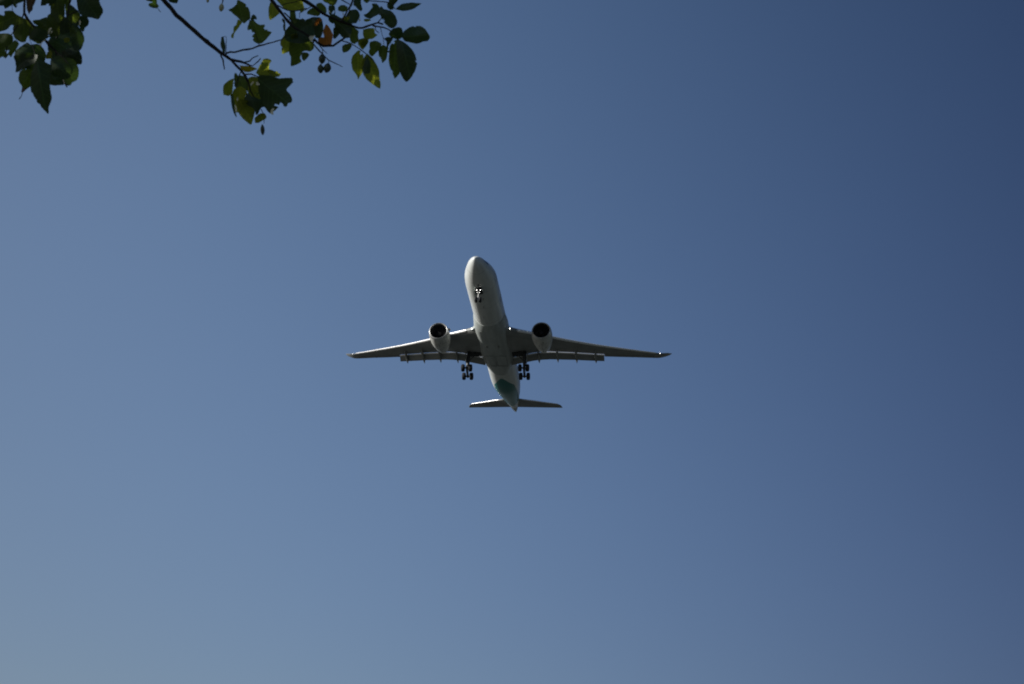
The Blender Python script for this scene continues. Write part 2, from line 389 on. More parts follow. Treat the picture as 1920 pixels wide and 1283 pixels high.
    for k in range(20):
        a = 2*math.pi*k/20
        def pt(r, da, dx): return O+A*dx+(x_*math.cos(a+da)+y_*math.sin(a+da))*r
        loft(bm, [[pt(r, -w0, -d), pt(r, -w0, -d+.03), pt(r, w0, d+.03), pt(r, w0, d)] for r, w0, d in ((.4, .13, .2), (.8, .11, .16), (1.15, .10, .1), (1.40, .09, .06))])
    lathe(bm, O+A*.35, ax, [(0, .1), (0, 1.42)], 40, True)
    build('fan', bm, FANM, eng)
    bm = bmesh.new(); lathe(bm, O, ax, [(-.75, .02), (-.6, .13), (-.35, .28), (0, .42), (.2, .45)], 28, True); build('spinner', bm, FANM, eng)
    bm = bmesh.new(); lathe(bm, (ex, ey, ez), ax, [(5.0, .98), (5.8, .88), (6.7, .66), (6.7, .6), (6.4, .5), (7.0, .4), (7.7, .08)], 36, True, True); build('exhaust_nozzle', bm, TITAN, eng)
    bm = bmesh.new(); rings = []
    for x, zb, zt, hw in ((23.2, ez+1.8, ez+2.0, .08), (24.2, ez+1.6, ez+2.25, .25), (25.8, ez+1.4, wz(9.4)+.1, .32), (28.2, ez+.75, wz(9.4)+.1, .3), (30.2, ez+.95, wz(9.4)-.1, .2), (31.2, wz(9.4)-.75, wz(9.4)-.3, .05)):
        rings.append([(x, ey-hw, zb), (x, ey-hw, zt), (x, ey+hw, zt), (x, ey+hw, zb)])
    loft(bm, rings); build('pylon', bm, COWL, eng, 50)
    bm = bmesh.new()      # nacelle strake on the inboard side
    a = math.radians(38); yy = ey-s*1.87*math.cos(a); zz = ez+1.87*math.sin(a)
    d = Vector((0, -s*math.cos(a), math.sin(a)))
    P0 = Vector((ex+1.2, yy, zz)); 
    loft(bm, [[P0+Vector((0, .015, 0)), P0+Vector((1.3, .015, 0)), P0+Vector((1.3, -.015, 0)), P0+Vector((0, -.015, 0))], [P0+Vector((.7, .012, 0))+d*.42, P0+Vector((1.25, .012, 0))+d*.42, P0+Vector((1.25, -.012, 0))+d*.42, P0+Vector((.7, -.012, 0))+d*.42]])
    build('strake', bm, COWL, eng)
    bm = bmesh.new()      # cowl seams and drains
    for xx in (1.9, 3.9): lathe(bm, (ex, ey, ez), ax, [(xx, interp(xx, [p[0] for p in OUT], [p[1] for p in OUT])+.004), (xx+.04, interp(xx+.04, [p[0] for p in OUT], [p[1] for p in OUT])+.004)], 56)
    tube(bm, [(ex+x, ey, ez-.035*x-interp(x, [p[0] for p in OUT], [p[1] for p in OUT])) for x in (.7, 2, 3, 4, 5, 6)], .02, 5)
    for x, a in ((1.4, -100), (2.6, -75), (3.3, -112)):
        r = interp(x, [p[0] for p in OUT], [p[1] for p in OUT])
        box(bm, (ex+x, ey+r*math.cos(math.radians(a)), ez-.035*x+r*math.sin(math.radians(a))), .28, .14, .03)
    build('cowl_seam', bm, GEAR, eng)

    # main gear
    gx, gy, gz = 32.14, 5.34*s, -5.58
    tl = math.radians(24); fw = Vector((-math.cos(tl), 0, math.sin(tl)))
    Cc = Vector((gx, gy, gz))
    bm = bmesh.new()
    tube(bm, [Cc+Vector((0, 0, 0)), Cc+Vector((-.05, 0, 1.5))], .19, 14)
    tube(bm, [Cc+Vector((-.05, 0, 1.3)), Cc+Vector((-.2, -.1*s, 4.2))], .32, 16)
    tube(bm, [Cc+fw*1.25, Cc, Cc-fw*1.25], .2, 12)
    for k in (1, -1): tube(bm, [Cc+fw*k*1.0+Vector((0, -.75, 0)), Cc+fw*k*1.0+Vector((0, .75, 0))], .15, 12)
    tube(bm, [Cc+Vector((.2, 0, .25)), Cc+Vector((.55, 0, .9)), Cc+Vector((.15, 0, 1.5))], .07, 8)
    tube(bm, [Cc+fw*.9+Vector((0, 0, .1)), Cc+Vector((-.35, 0, 1.45))], .05, 8)
    for k in (.2, -.2): tube(bm, [Cc-fw*.9+Vector((0, k, .12)), Cc+Vector((.1, k, 1.0))], .03, 6)
    mg = build('main_landing_gear', bm, GEAR, plane)
    bm = bmesh.new(); tube(bm, [Cc+Vector((-.1, -.15*s, 2.2)), Cc+Vector((-.6, -1.9*s, 4.0))], .075, 10); build('side_stay', bm, RIM, mg)
    bm = bmesh.new(); box(bm, Cc+Vector((-.25, .42*s, 2.9)), 1.3, .06, 2.1, Matrix.Rotation(math.radians(-4*s), 3, 'X'))
    build('gear_door', bm, GREY, mg)
    bm = bmesh.new(); box(bm, (gx-.0, gy-1.25*s, wz(5.3)-.62), 1.6, 2.3, .05); build('wheel_bay', bm, DARK, mg)
    for k in (1, -1):
        for h in (1, -1):
            c = Cc+fw*k*1.0+Vector((0, h*.70, 0))
            bm = bmesh.new()
            lathe(bm, c, (0, 1, 0), [(-.2, .34), (-.28, .44), (-.30, .56), (-.26, .645), (-.15, .69), (-.06, .70), (.06, .70), (.15, .69), (.26, .645), (.30, .56), (.28, .44), (.2, .34)], 36, True, True)
            wh = build('wheel', bm, TYRE, mg)
            wh.data.materials.append(RIM)
            for p in wh.data.polygons:
                if (p.center-c).length < .36 and len(p.vertices) > 4: p.material_index = 1
# nose gear
Cn = Vector((6.6, 0, -4.91))
bm = bmesh.new()
tube(bm, [Cn+Vector((0, 0, 0)), Cn+Vector((-.05, 0, 1.15))], .085, 14)
tube(bm, [Cn+Vector((0, -.42, 0)), Cn+Vector((0, .42, 0))], .08, 10)
tube(bm, [Cn+Vector((.12, 0, .2)), Cn+Vector((.4, 0, .6)), Cn+Vector((.1, 0, 1.0))], .04, 8)
ng = build('nose_landing_gear', bm, STRUTW, plane)
bm = bmesh.new(); tube(bm, [Cn+Vector((-.04, 0, 1.1)), Cn+Vector((-.15, 0, 2.5))], .12, 14); tube(bm, [Cn+Vector((-.1, -.12, 1.2)), Cn+Vector((-1.6, -.12, 2.35))], .06, 8); tube(bm, [Cn+Vector((-.1, .12, 1.2)), Cn+Vector((-1.6, .12, 2.35))], .06, 8)
build('drag_brace', bm, GEAR, ng)
for h in (.37, -.37):
    bm = bmesh.new(); lathe(bm, Cn+Vector((0, h, 0)), (0, 1, 0), [(-.12, .26), (-.17, .34), (-.19, .42), (-.16, .49), (-.08, .525), (.08, .525), (.16, .49), (.19, .42), (.17, .34), (.12, .26)], 32, True, True)
    build('wheel', bm, TYRE, ng)
for y, z, r in ((.31, 1.74, .07), (-.31, 1.74, .07), (.19, 1.26, .04), (-.19, 1.26, .04)):
    c = Cn+Vector((-.3, y, z))
    bm = bmesh.new(); lathe(bm, c, (-1, 0, -.15), [(-.2, r*.5), (-.05, r*1.15), (0, r*1.2), (0, r*1.0)], 20, True); hs = build('landing_light', bm, GEAR, ng)
    bm = bmesh.new(); lathe(bm, c, (-1, 0, -.15), [(-.03, r*1.0), (.01, r*.8), (.03, 0.01)], 20, True, True); l_ = build('landing_light', bm, LAMP, ng)
    # housing and lens are one lamp
    bm = bmesh.new(); bm.from_mesh(hs.data); nf = len(bm.faces); bm.from_mesh(l_.data)
    bm.faces.ensure_lookup_table()
    for i, f in enumerate(bm.faces): f.material_index = 0 if i < nf else 1
    bm.to_mesh(hs.data); bm.free(); hs.data.materials.append(LAMP); bpy.data.objects.remove(l_)
for s in (1, -1):
    bm = bmesh.new(); box(bm, (7.1, s*.62, -3.05), 1.9, .05, .7, Matrix.Rotation(math.radians(14*s), 3, 'X')); build('gear_door', bm, BELLY, ng)
bm = bmesh.new(); loft(bm, [[Vector((x, y*.55, BOT(x)-.03+.11*abs(y)**2*.5)) for y in (-1, -.5, 0, .5, 1)] for x in (6.0, 6.5, 7.1, 7.7, 8.3)], False, False, False); build('wheel_bay', bm, DARK, ng)

# tailplane and fin
for s in (1, -1):
    bm = bmesh.new(); rings = []
    for y in [.3, 1, 2, 3.5, 5, 6.5, 8, 8.8, 9.2, 9.45, 9.62, 9.75]:
        le = interp(y, [0, 2, 5.5, 8.8, 9.2, 9.45, 9.62, 9.75], [56.4, 57.5, 59.4, 61.15, 61.5, 61.85, 62.3, 62.95]); te = interp(y, [0, 9.75], [60.75, 63.2])
        z = 1.2+.105*y; th = .10; up = []; lo = []
        for t in TS:
            a = foil(t, th)*(te-le); up.append((le+t*(te-le), s*y, z+a)); lo.append((le+t*(te-le), s*y, z-a))
        rings.append(up+lo[:0:-1])
    loft(bm, rings); tp = build('tailplane', bm, GREY, plane)
    bm = bmesh.new()
    tube(bm, [(interp(y, [2, 5.5, 8.8], [57.5, 59.4, 61.15])+.05, s*y, 1.2+.105*y) for y in (1.6, 4, 6, 8.9)], [.13, .12, .10, .08], 10)
    build('leading_edge', bm, SLAT, tp)
TEAL = mat('teal_paint', TEALT, .35, noise=.2, nscale=.5)
bm = bmesh.new(); rings = []
for z in [1.6, 2.6, 3.2, 4, 6, 8, 10, 10.9, 11.2, 11.35]:
    le = interp(z, [1.6, 2.6, 3.2, 10.9, 11.35], [49.5, 51.6, 53.0, 60.9, 61.9]); te = interp(z, [1.6, 11.35], [60.8, 64.0]); up = []; lo = []
    for t in TS:
        a = foil(t, .09)*(te-le); up.append((le+t*(te-le), a, z)); lo.append((le+t*(te-le), -a, z))
    rings.append(up+lo[:0:-1])
loft(bm, rings); fin = build('vertical_fin', bm, TEAL, plane)
bm = bmesh.new(); tube(bm, [(interp(z, [2.8, 11.2], [59.3, 62.6]), .0, z) for z in (2.8, 11.2)], [.17, .11], 8); build('rudder_hinge', bm, DARK, fin)
# ------------------------------------------------------------------ tree whose branch tips hang into the top left of the view
def P(u, v, d): return CAM + M @ Vector(((u-960)/FPX*d, (v-641.5)/FPX*d, d))
def leafmat(name, col, trans, tr=.35, var=.35):
    m = bpy.data.materials.new(name); m.use_nodes = True; n = m.node_tree.nodes; l = m.node_tree.links
    b = n['Principled BSDF']; b.inputs['Roughness'].default_value = .42; b.inputs['Specular IOR Level'].default_value = .35
    uv = n.new('ShaderNodeUVMap'); sp = n.new('ShaderNodeSeparateXYZ'); l.new(uv.outputs[0], sp.inputs[0])
    def mt(op, a, c=None):
        k = n.new('ShaderNodeMath'); k.operation = op
        for i, v in enumerate((a, c)):
            if v is None: continue
            if isinstance(v, (int, float)): k.inputs[i].default_value = v
            else: l.new(v, k.inputs[i])
        return k.outputs[0]
    al, la = sp.outputs[0], mt('ABSOLUTE', sp.outputs[1])
    side = mt('ABSOLUTE', mt('SUBTRACT', mt('FRACT', mt('MULTIPLY', mt('SUBTRACT', al, mt('MULTIPLY', la, .7)), 8.0)), .5))
    vein = mt('MAXIMUM', mt('LESS_THAN', side, .055), mt('LESS_THAN', la, .012))
    oi = n.new('ShaderNodeObjectInfo'); tc = n.new('ShaderNodeTexCoord')
    nz = n.new('ShaderNodeTexNoise'); nz.inputs['Scale'].default_value = 28; nz.inputs['Detail'].default_value = 5; l.new(tc.outputs['Object'], nz.inputs[0])
    k = mt('ADD', mt('MULTIPLY', nz.outputs[0], var*1.3), mt('ADD', mt('MULTIPLY', oi.outputs['Random'], var), 1-var*1.1))
    k = mt('MULTIPLY', k, mt('ADD', 1.0, mt('MULTIPLY', vein, .5)))
    def tint(c):
        x = n.new('ShaderNodeVectorMath'); x.operation = 'SCALE'; x.inputs[0].default_value = c; l.new(k, x.inputs['Scale']); return x.outputs[0]
    l.new(tint(col), b.inputs['Base Color'])
    t = n.new('ShaderNodeBsdfTranslucent'); l.new(tint(trans), t.inputs[0])
    mx = n.new('ShaderNodeMixShader'); mx.inputs[0].default_value = tr
    l.new(b.outputs[0], mx.inputs[1]); l.new(t.outputs[0], mx.inputs[2]); l.new(mx.outputs[0], n['Material Output'].inputs[0])
    return m
LM = {'d': leafmat('leaf_dark_green', (.034, .056, .028), (.07, .13, .016), .3),
      'g': leafmat('leaf_green', (.045, .072, .024), (.16, .22, .02), .45),
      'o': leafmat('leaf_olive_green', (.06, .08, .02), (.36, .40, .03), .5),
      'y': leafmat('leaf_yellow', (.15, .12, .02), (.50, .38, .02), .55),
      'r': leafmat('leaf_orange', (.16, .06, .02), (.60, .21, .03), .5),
      'p': leafmat('leaf_glint_pale', (.75, .75, .6), (.5, .5, .3), .3, .15),  # pale colour stands in for sun glints on leaf edges
      'b': leafmat('leaf_brownish', (.07, .045, .03), (.18, .10, .04), .35)}
BARK = mat('bark', (.03, .026, .023), .85, noise=.5, nscale=14, stretch=(1, 1, .4), bump=.5)
FRUIT = mat('fruit_green_skin', (.06, .085, .05), .35, noise=.3, nscale=30)
FRUITP = mat('fruit_sunlit_skin', (.62, .60, .36), .4, noise=.3, nscale=60)  # pale tone puts the sun on these fruits into their colour
tree = empty('broadleaf_tree', 'leafy green tree whose twigs with ragged leaves hang into the top left corner', 'tree', (-3.4, 2.6, 0))
TL = tree.location
OFF = Matrix.Translation(-TL)
def tobj(name, bm, m, parent, smooth=60):
    o = build(name, bm, m, parent, smooth); o.matrix_parent_inverse = Matrix.Identity(4)
    return o
# crops used while measuring: (x offset, y offset, scale)
K = {'A': (0, 0, 11.664), 'B': (90, 0, 11.664), 'C': (20, 105, 11.157), 'D': (400, 0, 9.869), 'E': (410, 100, 8.02), 'F': (500, 0, 9.872), 'G': (590, 0, 12.83),
     'H': (680, 0, 7.546), 'Q': (500, 0, 6.0), 'R': (270, 0, 4.934), '1': (0, 0, 1)}
def cv(k, pts): ox, oy, sc = K[k]; return [(ox+x/sc, oy+y/sc) for x, y in pts]
rnd = random.Random(11)
def branch_mesh(lines, d0):
    bm = bmesh.new(); wob = random.Random(5)
    for pts, wd, dz in lines:
        # resample the polyline with small knots and wobble
        q = []; L = 0
        for i in range(len(pts)-1):
            (x0, y0), (x1, y1) = pts[i], pts[i+1]; seg = math.hypot(x1-x0, y1-y0); n = max(1, int(seg/7))
            for j in range(n):
                t = j/n; q.append((x0+(x1-x0)*t+wob.uniform(-.5, .5), y0+(y1-y0)*t+wob.uniform(-.5, .5)))
        q.append(pts[-1]); nq = len(q); P3 = []; rr = []
        for i, (x, y) in enumerate(q):
            t = i/max(1, nq-1); d = d0+dz[0]+(dz[1]-dz[0])*t; wpx = interp(t, [k/(len(wd)-1) for k in range(len(wd))], wd)
            P3.append(P(x, y, d)-TL); rr.append(max(.25, wpx*.5*(1+wob.uniform(-.12, .30)*(1 if wob.random() < .5 else .3)))/FPX*d)
        tube(bm, P3, rr, 8)
    return bm
D1, D2, D3 = 4.15, 4.45, 4.6
# three limbs leave the trunk above the frame and carry one branch each
bA = [([(30, -160), (46.7, -4), (45.4, 24)], [9, 5, 4.5], (-.1, 0)), ([(45.4, 24), (42, 33.4), (30, 52), (14, 78), (10, 110)], [2.5, 2, 1.5], (0, .05)), ([(45.4, 24), (51.4, 36), (60, 45.4), (72, 60), (90, 82), (104, 96), (108, 120), (90, 140)], [4.5, 4.5, 4, 3, 2], (0, .06)),
      ([(30, -160), (22.7, -30), (22.7, 10.3), (23.6, 22)], [2, 1], (0, 0)), ([(60, 45.4), (55, 60), (55.7, 75.4), (60, 84.4), (66, 100)], [1.2, 1], (0, 0)), ([(30, -160), (140, -80), (132, -5), (126, 30), (112, 60), (100, 80), (90, 82)], [7, 5, 3, 2], (-.05, .05)),
      ([(90, 140), (62, 158), (42.4, 173), (40.6, 179.4), (37, 184), (36, 186)], [1.5, 1, 1.6], (.06, 0)), ([(126, 30), (150, 18), (165, 8)], [2, 1.5], (0, 0)), ([(104, 96), (120, 110), (128, 120)], [2, 1.5], (0, 0)),
      ([(108, 120), (118, 148)]+cv('C', [(1110, 500), (1115, 560), (1150, 610), (1180, 650)]), [1, 1, 2, 2.5], (.05, 0))]
bB = [([(200, -150), (262, -55), (306.5, 0), (330.8, 28.4), (351, 45.6), (375.4, 68), (412, 97.3), (423, 105), (434.5, 113.5), (443.6, 123.6), (452.4, 132.4), (460, 143.6), (465, 153.6)], [11, 9, 8.5, 8, 7, 4], (-.1, .05)),
      ([(423, 101), (432.4, 97.8), (439.5, 98.8), (455.7, 93.7), (474, 91.2), (486, 86), (511.5, 80), (526.7, 74.5), (540, 66)], [3.5, 3, 3, 2, 1.6], (0, .05)),
      ([(434, 111), (443.6, 115.5), (456.7, 117.5), (469, 114.5), (473, 109.4), (484, 104.4)], [3.5, 2.8, 2, 1.5], (0, 0)),
      ([(434, 112), (452.7, 116.5), (465.9, 121.6), (470, 124)], [5, 4.5, 3], (0, 0)), ([(474, 123.6), (480, 118.6), (484, 115), (489, 109.4)], [1.5, 2, 1.6], (0, 0)), ([(468, 122), (474, 123.6)], [2, 1.5], (0, 0)),
      ([(414, 101), (414, 104.4), (418.2, 112.5), (419.6, 121), (421, 130.5)], [3, 3, 2.8, 1.8], (0, 0)),
      ([(423.3, 99.3), (423.8, 83), (424.3, 67.9), (417.2, 69.4)], [1.5, 1.2, 1.2], (0, 0)),
      ([(460, 140), (471, 139.3), (481, 143), (496, 150)], [3, 2, 2], (0, 0)), ([(486, 86), (484.5, 80)], [1.3, 1.3], (0, 0)),
      ([(465, 153.6), (470, 170), (480, 190), (490, 205), (495, 215), (495, 232)], [3, 2, 1.5, 1], (0, .05)), ([(452, 134), (446, 150), (440, 175)], [2, 1.4], (0, .03)),
      ([(465, 33), (476, 55), (484, 78)], [1.3, 1.2], (0, 0)),
      ([(200, -150), (240, -88), (280, -30), (290, -5), (295, 14), (301, 23)], [3, 1.6, 1.2], (-.05, 0)), ([(262, -55), (330, -62), (400, -50), (418, -25), (418, 2), (417, 6)], [2.2, 1.8], (0, 0)), ([(330, -62), (375, -45), (389, -20), (389.6, 2)], [1.4, 1.2], (0, 0))]
bC = [([(440, -130), (485, -45), (503, -8), (509, 0), (520.3, 15.2), (529.4, 26.3), (539.5, 39.5), (548.6, 49.6), (557.7, 55.2), (575, 66), (590, 78)], [9, 7, 6.5, 5.5, 3.5], (-.1, 0)),
      ([(520, 10), (537.5, 19.2), (545.6, 21.3), (560.8, 19.2), (575, 16)], [2.5, 2, 2], (0, 0)), ([(529, 10), (536, 7), (550.6, 4.6), (565, 0)], [1.6, 1.5], (0, 0)), ([(533, 24), (542.5, 32.4), (550, 45)], [2.5, 2], (0, 0)),
      ([(490, -75), (545, -18), (569, 0), (581, 8.1), (591.2, 14.2), (605.6, 25.7), (621, 33.5), (640.7, 40.5), (656, 46.8), (671.8, 53), (679.6, 52.2), (687.4, 49.9), (699, 46), (707.8, 43), (718.4, 45.7)], [8, 7, 6.5, 5, 4, 3], (-.1, .05)),
      ([(699, 48), (707.8, 50.4), (719.8, 51.7), (729.7, 56.3), (741, 66)], [3, 2.5, 2], (.03, .06)), ([(708.5, 42.4), (713.8, 35.8), (720, 28)], [2, 1.6], (0, 0)), ([(703.9, 50), (703.9, 57), (710.5, 62.3)], [2, 2, 1.3], (0, 0)),
      ([(713, 52), (718.4, 71.6), (719.8, 83.5)], [1.1, 1.1], (0, 0)), ([(561.8, 24.3), (572, 19), (586, 11)], [1.2, 1.6], (0, 0)), ([(561.8, 24.3), (562, 34)], [1.2, 1], (0, 0)),
      ([(490, -75), (600, -60), (625, -30), (640.7, 0), (657, 9.4), (655, 22), (647, 36)], [2, 1.8, 2.2], (-.05, 0)), ([(490, -75), (600, -60), (668, -30), (661.7, 0), (658.6, 10.1), (652, 19.5), (645, 33), (641, 40)], [4, 3.5, 3.5, 3], (-.05, 0)),
      ([(600, -60), (672, -20), (690.6, 1.3), (726.4, 4.6), (732, 8)], [2.5, 2, 1.8], (-.05, 0)), ([(736, 12), (741, 17)], [1.6, 1.2], (0, 0)), ([(600, -60), (716, -20), (738, -6), (736, 12)], [1.8, 1.5], (0, 0)),
      ([(590, 72), (586.7, 81.7), (600, 97), (616.7, 113.3), (642.5, 125.8)], [3, 2.4, 2, 1.2], (0, .03)), ([(592, 76), (596.7, 81.7), (605, 93.3), (613.3, 100.8)], [2.6, 2, 1], (0, 0)), ([(605, 93.3), (605, 103)], [1.5, 1.2], (0, 0)), ([(616.7, 113.3), (616, 119)], [1.2, 1], (0, 0)), ([(605, 103), (604, 112), (601.5, 122)], [1.2, 1], (0, 0)),
      ([(590, 74), (595, 80), (606.7, 86.7), (625, 85.8), (638.3, 76.7), (646.7, 70.8), (655, 60), (656, 48)], [4.5, 4.5, 3.5, 3], (.02, .04)),
      ([(640, 76.7), (658.3, 81.7), (676.7, 93.3), (700, 113.3)], [2, 1.6, 1.2], (0, 0)), ([(718.4, 71.6), (724, 77), (735, 74)], [1.5, 1.5], (0, 0)), ([(741, 66), (746, 72), (750, 78)], [2.5, 2], (.06, .06)),
      ([(676, 93), (690, 105), (703, 117)], [1.4, 1.2], (0, 0))]
BR = {}
for key, lines, d0, lab in (('A', bA, D1, 'branch tip crowded with dark leaves'), ('B', bB, D2, 'long bare branch ending in a ragged leaf cluster'), ('C', bC, D3, 'branch with one orange leaf and hanging fruit')):
    o = tobj('branch', branch_mesh(lines, d0), BARK, tree); o['label'] = lab; BR[key] = (o, d0)

def leaf(bk, kk, mk, pts, do=0.0, gx=None, gy=None, fold=None, holes=0, name='leaf'):
    par, d0 = BR[bk]; raw = cv(kk, pts); n = len(raw)
    cx, cy = sum(p[0] for p in raw)/n, sum(p[1] for p in raw)/n
    a, b_ = max(((p, q) for p in raw for q in raw), key=lambda t: (t[0][0]-t[1][0])**2+(t[0][1]-t[1][1])**2)
    if a[1] > b_[1]: a, b_ = b_, a
    ln = math.hypot(b_[0]-a[0], b_[1]-a[1]); ux, uy = (b_[0]-a[0])/ln, (b_[1]-a[1])/ln
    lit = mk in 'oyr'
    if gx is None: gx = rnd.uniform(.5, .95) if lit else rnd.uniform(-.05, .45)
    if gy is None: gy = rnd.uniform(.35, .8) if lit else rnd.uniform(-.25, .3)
    if fold is None: fold = rnd.uniform(.12, .45)*rnd.choice((1, 1, -1))
    curl = rnd.uniform(-.35, .35)
    # smooth outline with fine teeth
    out = []
    for i in range(n):
        p0, p1, p2, p3 = raw[i-1], raw[i], raw[(i+1) % n], raw[(i+2) % n]; seg = math.hypot(p2[0]-p1[0], p2[1]-p1[1]); m_ = max(1, int(seg/2.2))
        for j in range(m_):
            t = j/m_; c = []
            for h in (0, 1):
                c.append(.5*(2*p1[h]+(p2[h]-p0[h])*t+(2*p0[h]-5*p1[h]+4*p2[h]-p3[h])*t*t+(3*p1[h]-p0[h]-3*p2[h]+p3[h])*t**3)*.6+.4*(p1[h]+(p2[h]-p1[h])*t))
            k_ = rnd.uniform(-.35, .35)
            out.append(Vector((c[0]+k_, c[1]+rnd.uniform(-.35, .35))))
    no = len(out); vs = list(out); ed = [(i, (i+1) % no) for i in range(no)]
    minx, maxx = min(p.x for p in out), max(p.x for p in out); miny, maxy = min(p.y for p in out), max(p.y for p in out)
    st = 4.0; y = miny+st/2; row = 0
    while y < maxy:
        x = minx+st/2*(1+(row % 2))
        while x < maxx:
            vs.append(Vector((x, y))); x += st
        y += st*.87; row += 1
    V, E_, F_, *_r = delaunay_2d_cdt(vs, ed, [list(range(no))], 1, 1e-4)
    hl = [(rnd.uniform(minx, maxx), rnd.uniform(miny, maxy), rnd.uniform(2.0, 4.2)) for _ in range(holes)]
    if holes == 0 and no > 40:
        for _b in range(rnd.choice((0, 1, 1, 2))):
            e_ = out[rnd.randrange(no)]; hl.append((e_.x, e_.y, rnd.uniform(1.3, 3.0)))
    px = d0/FPX; bm = bmesh.new(); uvl = bm.loops.layers.uv.new('UVMap'); bv = []; uvs = []
    for v in V:
        dx, dy = v.x-cx, v.y-cy; al = (dx*ux+dy*uy); la = (-dx*uy+dy*ux)
        d = d0+do+px*(gx*dx+gy*dy+fold*abs(la)+curl*al*al/ln+.9*math.sin(al/ln*9+la*.15)*rnd.uniform(.8, 1.2))
        bv.append(bm.verts.new(P(v.x, v.y, d)-TL)); uvs.append((al/ln+.5, la/ln))
    for f in F_:
        c = sum((V[i] for i in f), Vector((0, 0)))/len(f)
        if any((c.x-h[0])**2+(c.y-h[1])**2 < h[2]**2 for h in hl): continue
        try: ff = bm.faces.new([bv[i] for i in f])
        except ValueError: continue
        for lp, i in zip(ff.loops, f): lp[uvl].uv = uvs[i]
    o = tobj(name, bm, LM[mk], par, 180)
    return o
L = leaf
# --- left cluster
L('A','A','d',[(-300,-250),(300,-250),(300,60),(230,130),(110,200),(80,130),(0,130),(-300,100)],.05)
L('A','A','d',[(250,-200),(540,-200),(520,20),(400,80),(355,180),(290,120),(240,0)],.0)
L('A','A','b',[(570,-200),(850,-200),(790,0),(720,150),(715,220),(660,270),(640,320),(590,210),(578,80)],.02)
L('A','A','d',[(900,-200),(1330,-200),(1230,50),(1100,130),(1000,120),(890,125),(905,0)],.05)
L('A','A','g',[(-100,300),(20,330),(80,345),(100,320),(90,250),(170,235),(280,240),(360,320),(470,370),(520,440),(480,520),(300,560),(250,545),(150,650),(0,700),(-100,700)],-.04)
L('A','A','g',[(-150,760),(0,740),(150,730),(250,760),(290,830),(280,920),(180,1010),(60,1060),(-150,1120)],.02,gx=-.05,gy=.1)
L('A','A','g',[(-100,1050),(180,1000),(330,880),(420,960),(340,1110),(280,1190),(240,1260),(190,1210),(120,1283),(60,1240),(-100,1320)],.08,holes=1)
L('A','A','g',[(300,560),(480,400),(600,430),(740,560),(760,700),(620,780),(590,830),(560,920),(470,930),(330,850),(285,720)],.03)
L('A','A','g',[(720,450),(860,430),(1000,380),(1060,420),(1050,640),(950,640),(850,580),(740,520)],.06)
L('A','A','d',[(640,780),(760,600),(1000,680),(1060,820),(960,880),(900,950),(830,960),(700,890),(640,850)],-.03)
L('A','A','g',[(1100,130),(1230,50),(1400,150),(1400,600),(1300,750),(1100,700),(1020,560),(1050,360),(1110,290)],.08)
L('A','A','d',[(340,1110),(480,1000),(600,930),(680,980),(800,960),(900,1000),(1000,1150),(1000,1283),(900,1500),(500,1500),(330,1283),(320,1180)],.02,holes=1)
L('A','A','o',[(1030,1150),(1100,1110),(1140,1150),(1130,1280),(1060,1290),(1000,1285)],-.06)
L('A','B','d',[(640,-200),(1100,-200),(1130,50),(1200,200),(1200,280),(1160,350),(1095,430),(950,390),(860,380),(720,330),(650,200),(620,0)],.0)
L('A','B','d',[(860,380),(900,480),(870,560),(800,620),(800,660),(755,700),(700,620),(640,500),(680,400),(750,330)],.06)
L('A','B','g',[(170,-150),(350,-100),(370,200),(360,370),(250,500),(150,450),(60,260),(100,150),(160,60)],.06,holes=1)
L('A','B','g',[(360,-150),(540,-150),(500,60),(430,200),(560,240),(690,280),(690,430),(560,520),(440,420),(400,340),(370,100)],.09,gx=.4,gy=.3)
L('A','B','d',[(360,370),(430,390),(450,560),(480,700),(350,760),(260,720),(260,560),(300,430)],-.08)
L('A','B','d',[(560,470),(650,560),(740,680),(790,800),(795,900),(770,960),(750,1040),(690,1110),(560,1100),(500,900),(520,700),(540,560)],-.02)
L('A','B','g',[(0,330),(60,300),(150,450),(250,550),(260,720),(200,800),(60,800),(-30,700),(-30,400)],.0)
L('A','B','d',[(0,800),(250,740),(480,720),(560,900),(600,1150),(400,1250),(150,1283),(0,1100)],.04,holes=1)
L('A','B','d',[(690,1120),(740,1230),(750,1350),(740,1400),(600,1420),(350,1350),(300,1150),(450,1050),(620,1080)],.03)
L('A','B','o',[(340,840),(460,830),(480,900),(400,940),(350,900)],-.10)
L('A','B','g',[(480,640),(560,540),(640,700),(600,800),(480,800)],-.05)
L('A','C','d',[(70,0),(350,-60),(560,-20),(500,150),(350,220),(280,260),(170,330),(100,345),(110,230),(100,140),(80,80)],.0)
L('A','C','g',[(190,330),(280,260),(450,130),(640,120),(620,400),(430,560),(410,640),(330,690),(290,740),(240,760),(230,620),(190,580),(160,480),(175,400)],.05)
L('A','C','d',[(600,60),(760,150),(850,200),(850,400),(820,600),(840,760),(860,870),(840,970),(800,1060),(790,1215),(710,1150),(630,1060),(620,1020),(560,990),(540,920),(500,870),(450,770),(430,765),(415,640),(420,400),(480,200)],-.05,gx=.15,gy=.1)
L('A','C','d',[(840,80),(1000,0),(1300,60),(1390,180),(1430,300),(1420,420),(1380,510),(1280,560),(1270,600),(1200,630),(1140,590),(1120,520),(1050,450),(900,440),(840,300)],.0)
L('A','C','d',[(820,350),(1000,400),(1110,480),(1115,600),(1000,615),(920,620),(830,605),(800,500)],.06)
L('A','C','d',[(1000,-50),(1450,-50),(1490,60),(1490,130),(1470,185),(1390,165),(1300,130),(1100,60)],.04)
L('A','C','d',[(850,-30),(1080,-20),(1050,180),(880,220),(840,150)],.08)
L('A','C','b',[(225,760),(290,745),(310,690),(270,660),(235,690)],-.03)
